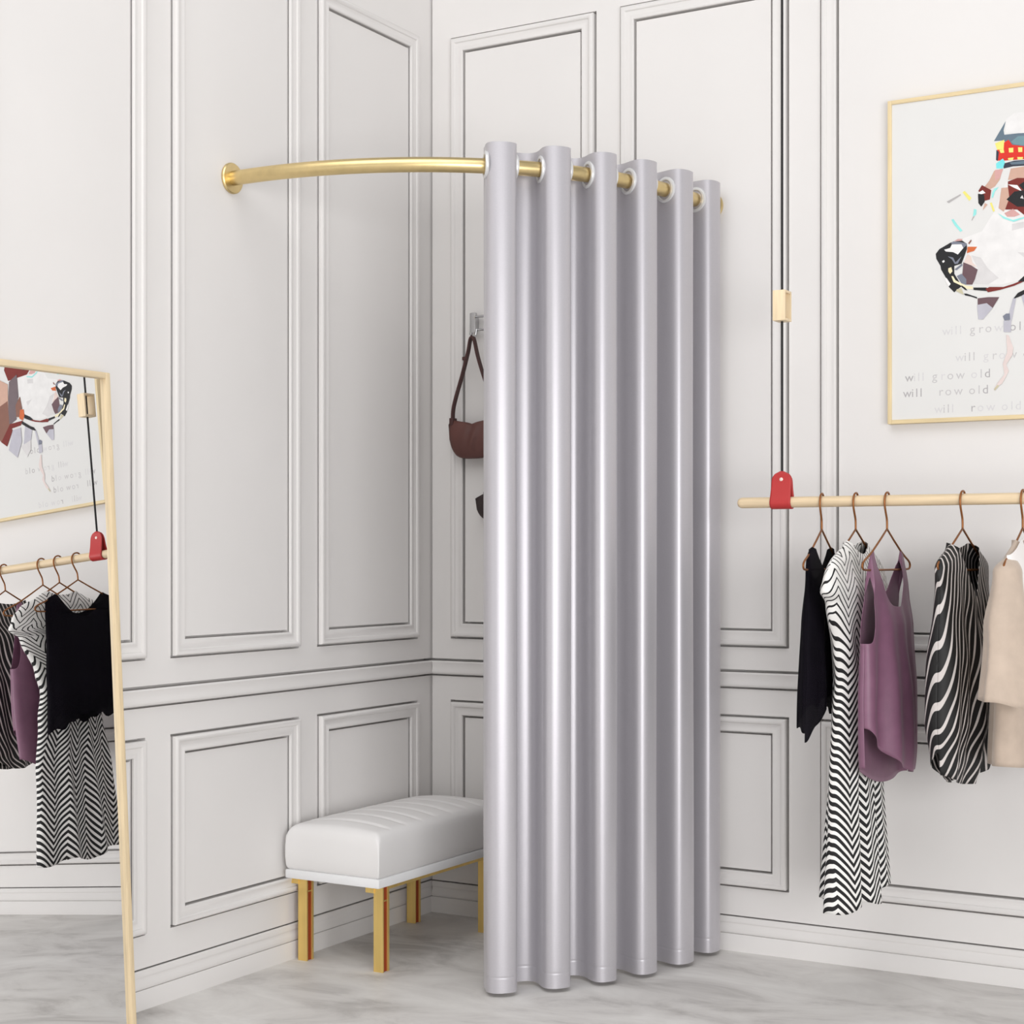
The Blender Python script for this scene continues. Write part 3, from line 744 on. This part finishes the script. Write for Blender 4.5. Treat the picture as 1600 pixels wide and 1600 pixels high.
ART=[
 ('paper',[(0.2084,0.5217),(0.2677,0.5386),(0.3023,0.5909),(0.3366,0.6739),(0.438,0.6966),(0.5043,0.6377),(0.5043,0.4504),(0.4044,0.3908),(0.3195,0.3789),(0.2399,0.3873),(0.2155,0.4525)]),
 ('pale',[(0.2364,0.4717),(0.2643,0.4621),(0.285,0.4288),(0.316,0.3983),(0.285,0.3818),(0.2434,0.387),(0.2556,0.4314)]),
 ('pale',[(0.3536,0.5509),(0.3875,0.5543),(0.3875,0.5371),(0.3536,0.5318)]),
 ('pale',[(0.3689,0.4681),(0.4044,0.4631),(0.396,0.4449)]),
 ('paper',[(0.3359,0.8169),(0.3359,0.8543),(0.3605,0.8697),(0.4213,0.8697),(0.5011,0.8506),(0.5011,0.7893)]),
 ('slate',[(0.302,0.7962),(0.3359,0.8502),(0.3298,0.8239),(0.3318,0.8111),(0.3707,0.8103),(0.4414,0.8052),(0.513,0.7878),(0.513,0.7551),(0.4213,0.7625),(0.3503,0.7797),(0.3277,0.795)]),
 ('red',[(0.3113,0.77),(0.3298,0.7885),(0.3441,0.795),(0.3544,0.7792),(0.389,0.7707),(0.513,0.7551),(0.513,0.7142),(0.389,0.7334),(0.3318,0.7362),(0.3092,0.7389)]),
 ('teal',[(0.3503,0.788),(0.3707,0.802),(0.4213,0.7975),(0.4813,0.7836),(0.4813,0.7632),(0.389,0.7727),(0.3584,0.7807)]),
 ('lemon',[(0.3051,0.7895),(0.3318,0.7966),(0.3298,0.7698),(0.3113,0.77)]),
 ('lemon',[(0.3175,0.7692),(0.3298,0.7698),(0.3318,0.7591),(0.3216,0.7593)]),
 ('lemon',[(0.3441,0.7711),(0.3574,0.7705),(0.3574,0.757),(0.3452,0.7579)]),
 ('lemon',[(0.3707,0.7698),(0.3829,0.7683),(0.3829,0.7549),(0.3717,0.7558)]),
 ('lemon',[(0.4011,0.766),(0.4132,0.7645),(0.4132,0.7511),(0.4021,0.7521)]),
 ('lemon',[(0.4293,0.7625),(0.4414,0.761),(0.4414,0.7476),(0.4303,0.7486)]),
 ('lemon',[(0.3421,0.7422),(0.3584,0.7423),(0.3564,0.7349),(0.3431,0.7365)]),
 ('lemon',[(0.3686,0.7421),(0.3849,0.7401),(0.3839,0.734),(0.3697,0.7353)]),
 ('navy',[(0.3298,0.7281),(0.3605,0.7327),(0.389,0.7313),(0.513,0.7122),(0.513,0.6959),(0.389,0.7148),(0.3564,0.7166),(0.3298,0.7135)]),
 ('slate',[(0.3462,0.7293),(0.389,0.7293),(0.4614,0.7195),(0.4213,0.7171),(0.3523,0.7223)]),
 ('navy',[(0.3092,0.7702),(0.3164,0.7631),(0.3133,0.7374),(0.3082,0.7411)]),
 ('cyan',[(0.3082,0.7307),(0.3277,0.7429),(0.3339,0.7318),(0.3277,0.7138),(0.3092,0.716)]),
 ('tan',[(0.303,0.7104),(0.3277,0.7138),(0.3195,0.6835),(0.3051,0.6643),(0.2865,0.6559),(0.274,0.6657),(0.2885,0.6829)]),
 ('rose',[(0.3051,0.7123),(0.3288,0.7116),(0.3195,0.6877),(0.3051,0.681)]),
 ('tan',[(0.3503,0.7111),(0.389,0.7127),(0.5011,0.6952),(0.5209,0.6562),(0.389,0.6796),(0.3421,0.6788)]),
 ('tan',[(0.3236,0.658),(0.3441,0.6578),(0.3462,0.6139),(0.3298,0.5886),(0.3154,0.6005)]),
 ('maroon',[(0.3421,0.6746),(0.3686,0.682),(0.5011,0.6646),(0.5209,0.6154),(0.5011,0.5664),(0.3869,0.5743),(0.3686,0.5907),(0.3339,0.5944),(0.3462,0.6264),(0.3421,0.6601)]),
 ('white',[(0.3421,0.6663),(0.3686,0.6612),(0.3829,0.641),(0.3788,0.6435),(0.3564,0.6564)]),
 ('black',[(0.338,0.6231),(0.3605,0.6435),(0.3869,0.6447),(0.3727,0.6608),(0.389,0.6693),(0.4213,0.6594),(0.4334,0.6147),(0.4052,0.5951),(0.3686,0.599)]),
 ('pale',[(0.3768,0.623),(0.3829,0.6306),(0.3869,0.6198)]),
 ('rose',[(0.3318,0.5842),(0.3564,0.5941),(0.3768,0.5753),(0.3605,0.5708),(0.34,0.573)]),
 ('maroon',[(0.2678,0.6727),(0.2948,0.655),(0.2906,0.6283),(0.274,0.6259),(0.2615,0.6503),(0.2574,0.6571)]),
 ('white',[(0.2595,0.6527),(0.2699,0.6578),(0.2782,0.6485),(0.2636,0.6459)]),
 ('black',[(0.2563,0.6488),(0.274,0.6447),(0.2761,0.6236),(0.2657,0.61),(0.2574,0.6214)]),
 ('tan',[(0.2761,0.6194),(0.2844,0.6143),(0.2699,0.5991)]),
 ('lemon',[(0.2113,0.658),(0.2176,0.6615),(0.2375,0.6383),(0.2312,0.6305)]),
 ('grey',[(0.1647,0.6357),(0.205,0.6534),(0.2071,0.6501),(0.1711,0.6307)]),
 ('aqua',[(0.1785,0.5813),(0.1849,0.5827),(0.1965,0.5646),(0.2113,0.5463),(0.205,0.5427),(0.1881,0.5634)]),
 ('aqua',[(0.2448,0.606),(0.2522,0.6031),(0.2511,0.5885),(0.2417,0.5832)]),
 ('grey',[(0.2417,0.5832),(0.2469,0.5847),(0.2396,0.5729),(0.2375,0.5731)]),
 ('aqua',[(0.2968,0.6443),(0.303,0.6582),(0.3164,0.6619),(0.3051,0.6497),(0.2999,0.6335),(0.2958,0.6319)]),
 ('lemon',[(0.2906,0.6178),(0.2958,0.6193),(0.3051,0.5933),(0.2999,0.5917)]),
 ('aqua',[(0.3133,0.5862),(0.3318,0.5738),(0.3564,0.5619),(0.389,0.5679),(0.389,0.5637),(0.3584,0.5565),(0.3298,0.5688)]),
 ('black',[(0.1324,0.4848),(0.1431,0.498),(0.1767,0.5142),(0.2084,0.5182),(0.2242,0.5061),(0.2242,0.4903),(0.2155,0.4666),(0.2084,0.4496),(0.1873,0.4445),(0.1873,0.4216),(0.2014,0.3975),(0.2084,0.3829),(0.1926,0.3719),(0.1873,0.367),(0.1714,0.3842),(0.1608,0.4151),(0.1484,0.4373),(0.1466,0.4481),(0.1342,0.4705)]),
 ('white',[(0.1573,0.4949),(0.175,0.4985),(0.1803,0.5086),(0.2084,0.5059),(0.2155,0.4964),(0.1979,0.477),(0.1838,0.4853),(0.1626,0.4891)]),
 ('steel',[(0.1767,0.5107),(0.1838,0.517),(0.2014,0.5136),(0.2225,0.508),(0.2242,0.5026),(0.2137,0.4948),(0.2084,0.5059),(0.1891,0.5077)]),
 ('rose',[(0.1856,0.5169),(0.1979,0.5227),(0.212,0.5214),(0.2084,0.5164)]),
 ('steel',[(0.1679,0.4745),(0.1838,0.4695),(0.1909,0.4547),(0.1979,0.4611),(0.2084,0.4707),(0.1979,0.4506),(0.1891,0.4496),(0.1803,0.4645)]),
 ('white',[(0.1511,0.4619),(0.1573,0.4648),(0.159,0.4594),(0.1537,0.4563)]),
 ('orange',[(0.226,0.4972),(0.2539,0.4945),(0.2452,0.4831),(0.2329,0.4808),(0.2242,0.4781)]),
 ('brown',[(0.2277,0.5075),(0.2364,0.5172),(0.2382,0.5135),(0.2312,0.5037)]),
 ('peach',[(0.226,0.4761),(0.2364,0.4682),(0.2399,0.4503),(0.2539,0.4351),(0.2364,0.4419),(0.2155,0.4525)]),
 ('plum',[(0.2137,0.4527),(0.2364,0.4419),(0.2556,0.4279),(0.2469,0.399),(0.2399,0.3855),(0.219,0.3873),(0.2084,0.404),(0.212,0.4283)]),
 ('steel',[(0.1944,0.414),(0.2084,0.4198),(0.2225,0.4028),(0.2225,0.387),(0.2084,0.3917)]),
 ('steel',[(0.1873,0.4339),(0.2102,0.4495),(0.212,0.4441),(0.1944,0.4315)]),
 ('cream',[(0.1697,0.439),(0.1785,0.4418),(0.182,0.4291),(0.175,0.4218),(0.1697,0.4302)]),
 ('cream',[(0.1785,0.4153),(0.1838,0.4149),(0.1909,0.4019),(0.2084,0.3917),(0.2225,0.3835),(0.2417,0.3801),(0.2417,0.3714),(0.2225,0.3747),(0.2014,0.3887),(0.1856,0.3971)]),
 ('khaki',[(0.1944,0.3752),(0.2084,0.3776),(0.2155,0.3577),(0.1926,0.3701)]),
 ('black',[(0.2084,0.3864),(0.219,0.3785),(0.226,0.3692),(0.219,0.3715),(0.2084,0.3811)]),
 ('black',[(0.2155,0.3612),(0.2225,0.3607),(0.2539,0.3476),(0.2539,0.3433),(0.2364,0.3508),(0.219,0.3557)]),
 ('black',[(0.2434,0.3765),(0.2816,0.3733),(0.285,0.3626),(0.2434,0.3695)]),
 ('maroon',[(0.2781,0.3701),(0.2902,0.3744),(0.3297,0.3711),(0.357,0.3775),(0.3875,0.3871),(0.3875,0.3819),(0.3604,0.3721),(0.3195,0.3633),(0.285,0.3591)]),
 ('black',[(0.3706,0.3833),(0.3875,0.3974),(0.4212,0.4134),(0.4212,0.3962),(0.3875,0.3819)]),
 ('white',[(0.1573,0.4136),(0.1644,0.4112),(0.1767,0.3925),(0.1714,0.3859),(0.1644,0.3971)]),
 ('plum',[(0.2556,0.344),(0.285,0.3452),(0.3177,0.3426),(0.2988,0.3128),(0.2816,0.3263),(0.2556,0.3248)]),
 ('mist',[(0.2539,0.3249),(0.2816,0.328),(0.2988,0.3128),(0.2712,0.2817),(0.2573,0.2827)]),
 ('black',[(0.357,0.3343),(0.3706,0.3505),(0.3909,0.3592),(0.438,0.3879),(0.438,0.3742),(0.3909,0.3454),(0.3672,0.3369)]),
 ('mist',[(0.357,0.336),(0.3655,0.3353),(0.3536,0.274),(0.3468,0.2572),(0.3451,0.2919)]),
 ('mist',[(0.3808,0.341),(0.4212,0.3636),(0.438,0.285),(0.3909,0.3023)]),
 ('pale',[(0.3943,0.3003),(0.4546,0.2838),(0.4212,0.2347),(0.396,0.2623)]),
 ('steel',[(0.3277,0.2867),(0.3377,0.2936),(0.3477,0.2929),(0.349,0.275),(0.3327,0.2736)]),
 ('mist',[(0.3302,0.2738),(0.3515,0.2723),(0.3515,0.2393),(0.3302,0.2408)]),
 ('blush',[(0.3377,0.2326),(0.3452,0.2296),(0.3577,0.1932),(0.3552,0.1731),(0.3377,0.1462),(0.3452,0.1279),(0.3352,0.1082),(0.3252,0.0909),(0.3151,0.0863),(0.3076,0.074),(0.3025,0.0768),(0.3126,0.0941),(0.3327,0.1185),(0.3277,0.1493),(0.3402,0.1816)]),
 ('khaki',[(0.3025,0.0768),(0.3126,0.089),(0.3176,0.0862),(0.305,0.0728)]),
 ('plumgrey',[(0.4463,0.5843),(0.4961,0.5619),(0.5126,0.4581),(0.4796,0.4271),(0.4463,0.49)]),
 ('brown',[(0.438,0.4908),(0.4679,0.4572),(0.4679,0.4093),(0.4463,0.4044),(0.4296,0.4401)]),
 ('orange',[(0.4212,0.434),(0.443,0.4355),(0.4513,0.4005),(0.4313,0.3885),(0.4195,0.4067)]),
 ('plumgrey',[(0.4679,0.4538),(0.5126,0.4581),(0.5126,0.3816),(0.4679,0.3991)]),
 ('maroon',[(0.4313,0.3885),(0.5126,0.385),(0.5126,0.3646),(0.4463,0.3701)]),
 ('tan',[(0.5043,0.5526),(0.5698,0.588),(0.6343,0.5391),(0.6022,0.4413),(0.5126,0.4496)]),
 ('brown',[(0.5126,0.4837),(0.6022,0.4548),(0.6183,0.3726),(0.5698,0.3175),(0.5126,0.3731)]),
 ('plumgrey',[(0.5698,0.588),(0.6503,0.5542),(0.6742,0.418),(0.6183,0.3726),(0.6022,0.4548)]),
 ('maroon',[(0.5126,0.3816),(0.5698,0.3175),(0.5372,0.2947),(0.4961,0.3574)]),
 ('orange',[(0.6022,0.4447),(0.6263,0.429),(0.6102,0.38),(0.586,0.4091)]),
 ('mist',[(0.4463,0.3615),(0.4961,0.3574),(0.529,0.2783),(0.4796,0.2393),(0.4463,0.3016)]),
]

bm = bmesh.new(); lay = 0
UM, VM = (PX1-PX0)-2*PF-0.004, (PZ1-PZ0)-2*PF-0.004
for name, pts in ART:
    lay += 1
    y = CY-0.00012-0.000022*lay
    vs = [bm.verts.new((CU+min(max(u, 0.002), UM), y, CV+min(max(v, 0.002), VM))) for u, v in pts]
    try: f = bm.faces.new(vs)
    except ValueError: continue
    f.material_index = PKEYS.index(name)
    f.normal_update()
    if f.normal.y > 0: f.normal_flip()
bmesh.ops.triangulate(bm, faces=bm.faces, ngon_method='EAR_CLIP')
dg = obj('painted_dog', bm, PM, pic, recalc=False); dg['label'] = 'faceted painted dog head in a checked cap'
INK = [mat('faded_ink_dark', (174, 170, 172), rough=0.8, noise=0.1, nscale=200), mat('faded_ink_mid', (196, 193, 194), rough=0.8, noise=0.08, nscale=200), mat('faded_ink_light', (210, 208, 209), rough=0.8, noise=0.05, nscale=200)]
def glyph_mesh(ch):
    cu = bpy.data.curves.new('g', 'FONT'); cu.body = ch; cu.size = 1.0; cu.resolution_u = 3
    to = bpy.data.objects.new('g', cu); COL.objects.link(to)
    bpy.context.view_layer.update()
    dgp = bpy.context.evaluated_depsgraph_get(); me = bpy.data.meshes.new_from_object(to.evaluated_get(dgp))
    bpy.data.objects.remove(to); bpy.data.curves.remove(cu); return me
GL = {c: glyph_mesh(c) for c in 'wilgrod'}
# (first letter u, baseline v, slant, letters with ink weight: 0 dark, 1 mid, 2 light, '-' for a letter worn away)
LINES = [(0.151, 0.2435, 'will grow old', '2222 1112 000'), (0.190, 0.1640, 'will grow old', '2111 2121 001'),
         (0.040, 0.1125, 'will grow old', '0222 1211 210'), (0.034, 0.0660, 'will grow old', '0000 -111 110'), (0.128, 0.0150, 'will grow old', '2112 -022 222')]
ADV = {'w': 0.0250, 'i': 0.0125, 'l': 0.0130, 'g': 0.0250, 'r': 0.0190, 'o': 0.0265, 'd': 0.026, ' ': 0.018}
SZ = 0.036
for u, v, txt, ink in LINES:
    bm = bmesh.new()
    for ch, w in zip(txt, ink):
        if ch != ' ' and w != '-':
            me = GL[ch]; b2 = bmesh.new(); b2.from_mesh(me)
            for q in b2.verts: q.co = Vector((CU+u+q.co.x*SZ, CY-0.00010, CV+v+q.co.y*SZ))
            for f in b2.faces: f.material_index = int(w)
            tmp = bpy.data.meshes.new('t'); b2.to_mesh(tmp); b2.free(); bm.from_mesh(tmp); bpy.data.meshes.remove(tmp)
        u += ADV[ch]
    lt = obj('lettering', bm, INK, pic, recalc=False); lt['label'] = 'faded grey words reading will grow old'
for me in GL.values(): bpy.data.meshes.remove(me)

# ------------------------------------------------------------------ hook rail and bags on the right wall, half behind the curtain
hr = thing('coat_hook_rail', 'chrome coat hook rail on the panelled wall beside the curtain', 'coat hooks', (0.36, 0, 2.05))
for x in (0.190, 0.560):
    bm = bmesh.new(); box(bm, x-0.012, x+0.012, -0.030, -0.014, 2.016, 2.087, 0.006)
    box(bm, x-0.008, x+0.008, -0.016, -0.0005, 2.03, 2.07)
    obj('bracket', bm, M['chrome'], hr, smooth=True)
for z in (2.072, 2.026):
    bm = bmesh.new(); tube(bm, [(0.196, -0.024, z), (0.38, -0.024, z), (0.554, -0.024, z)], 0.0045, 12); obj('bar', bm, M['chrome'], hr, smooth=True)
for x in (0.205, 0.335, 0.43, 0.52):
    bm = bmesh.new(); tube(bm, spline([(x, -0.026, 2.028), (x, -0.030, 2.012), (x, -0.037, 2.000), (x, -0.050, 1.997), (x, -0.060, 2.006)], 6), 0.0035, 10)
    lathe(bm, [(0, -0.007), (0.005, -0.005), (0.007, 0), (0.005, 0.005), (0, 0.007)], (x, -0.061, 2.008), (0, -0.6, 0.8), 14)
    obj('hook', bm, M['chrome'], hr, smooth=True)

def bag(name, label, cx, ztop, hw, hh, strap_z, m, ms, yc=-0.046, flare=0.16):
    t = thing(name, label, 'bag', (cx, yc, ztop-hh))
    bm = bmesh.new(); NU, NV = 40, 22; G = {}
    for side in (-1, 1):
        for i in range(NU+1):
            s = -1+2*i/NU
            zt = ztop-0.012-0.016*(1-abs(s))**0.7-0.004*math.exp(-((s+0.05)/0.2)**2)
            zb = ztop-0.03-(hh-0.03)*(1-abs(s)**3.8)**0.45
            for j in range(NV+1):
                q = j/NV; z = zt+(zb-zt)*q
                bulge = (max(0, 1-s*s)**0.5)*(sin(PI*min(1, q*0.92+0.08))**0.7)*0.030
                xx = cx+s*hw*(0.94+flare*(q**0.8))
                wr = 0.004*sin(14*s+6*q)*sin(PI*q)*math.exp(-((s-0.1)/0.5)**2)
                G[side, i, j] = bm.verts.new((xx, yc-side*(bulge+0.001)+wr*0.8, z))
    for side in (-1, 1):
        for i in range(NU):
            for j in range(NV): bm.faces.new((G[side, i, j], G[side, i+1, j], G[side, i+1, j+1], G[side, i, j+1]))
    obj('pouch', bm, m, t, smooth='all').modifiers.new('thickness', 'SOLIDIFY').thickness = 0.002
    bm = bmesh.new()
    pts = [(cx-hw+0.008, yc, ztop-0.022), (cx-hw*0.86, yc, ztop+0.035), (cx-hw*0.45, yc-0.002, ztop+(strap_z-ztop)*0.55), (cx-0.018, yc-0.006, strap_z-0.05), (cx-0.008, yc-0.008, strap_z-0.010), (cx, yc-0.008, strap_z), (cx+0.008, yc-0.008, strap_z-0.010),
           (cx+0.022, yc-0.006, strap_z-0.07), (cx+hw*0.50, yc-0.002, ztop+(strap_z-ztop)*0.45), (cx+hw*0.86, yc, ztop+0.035), (cx+hw-0.008, yc, ztop-0.022)]
    P = spline(pts, 8); rows = []
    for i, p in enumerate(P):
        tg = (P[min(i+1, len(P)-1)]-P[max(i-1, 0)]).normalized(); nn = Vector((tg.z, 0, -tg.x)); yy = Vector((0, 1, 0))
        rows.append([bm.verts.new(p+nn*a*0.0030+yy*b*0.0085) for a, b in ((-1, -1), (1, -1), (1, 1), (-1, 1))])
    for A, B in zip(rows, rows[1:]):
        for k in range(4): bm.faces.new((A[k], A[(k+1) % 4], B[(k+1) % 4], B[k]))
    bm.faces.new(rows[0][::-1]); bm.faces.new(rows[-1])
    obj('strap', bm, ms, t, smooth=True)
    for sg in (-1, 1):
        bm = bmesh.new(); box(bm, cx+sg*(hw-0.009)-0.008, cx+sg*(hw-0.009)+0.008, yc-0.013, yc+0.013, ztop-0.034, ztop-0.008, 0.002)
        obj('strap_tab', bm, ms, t, smooth=True)
    bm = bmesh.new(); box(bm, cx-0.038, cx-0.025, yc-0.014, yc+0.001, strap_z-0.078, strap_z-0.066, 0.002)
    obj('buckle', bm, ms, t, smooth=True)
bag('shoulder_bag', 'chestnut brown leather shoulder bag hanging by its thin strap', 0.205, 1.732, 0.092, 0.150, 1.998, M['brownbag'], M['strapbag'])
bag('handbag', 'dark brown bag almost hidden behind the curtain below the shoulder bag', 0.335, 1.475, 0.085, 0.112, 1.998, M['darkbag'], M['darkbag'], yc=-0.046, flare=0.50)

# ------------------------------------------------------------------ light
w = bpy.data.worlds.new('soft_studio'); SC.world = w; w.use_nodes = True
nt = w.node_tree; bg = nt.nodes['Background']
tc = nt.nodes.new('ShaderNodeTexCoord'); sp = nt.nodes.new('ShaderNodeSeparateXYZ'); nt.links.new(tc.outputs['Generated'], sp.inputs[0])
rp = nt.nodes.new('ShaderNodeValToRGB'); nt.links.new(sp.outputs['Z'], rp.inputs['Fac'])
rp.color_ramp.elements[0].position = 0.0; rp.color_ramp.elements[0].color = (0.95, 0.94, 0.935, 1)
rp.color_ramp.elements[1].position = 0.75; rp.color_ramp.elements[1].color = (0.72, 0.72, 0.722, 1)
nt.links.new(rp.outputs['Color'], bg.inputs['Color']); bg.inputs['Strength'].default_value = 0.58
def area(name, loc, target, sx, sy, power, col=(1, 1, 1)):
    l = bpy.data.lights.new(name, 'AREA'); l.shape = 'RECTANGLE'; l.size = sx; l.size_y = sy; l.energy = power; l.color = col
    o = bpy.data.objects.new(name, l); COL.objects.link(o); o.location = loc
    o.rotation_euler = (Vector(target)-Vector(loc)).to_track_quat('-Z', 'Y').to_euler(); return o
area('side_softbox', (5.5, -5.2, 1.2), (0.0, -0.6, 0.9), 3.4, 2.4, 188)
area('front_softbox', (0.6, -7.0, 1.0), (0.9, -0.2, 0.8), 3.2, 2.0, 14)
area('ceiling_softbox', (1.5, -3.7, 4.8), (0.8, -1.9, 0.0), 3.4, 3.4, 92)


# ------------------------------------------------------------------ camera
cd = bpy.data.cameras.new('camera'); cam = bpy.data.objects.new('camera', cd); COL.objects.link(cam)
cam.location = (3.16598, -4.84901, 1.25); cam.rotation_euler = (PI/2, 0, math.radians(30.3128))
cd.sensor_width = 36.0; cd.sensor_fit = 'HORIZONTAL'; cd.lens = 36.0*2569.98/1600; cd.shift_y = 67.85/1600
cd.clip_start = 0.05
SC.camera = cam
SC.view_settings.view_transform = 'Standard'; SC.view_settings.look = 'None'
SC.view_settings.exposure = 0.0; SC.view_settings.gamma = 1.0
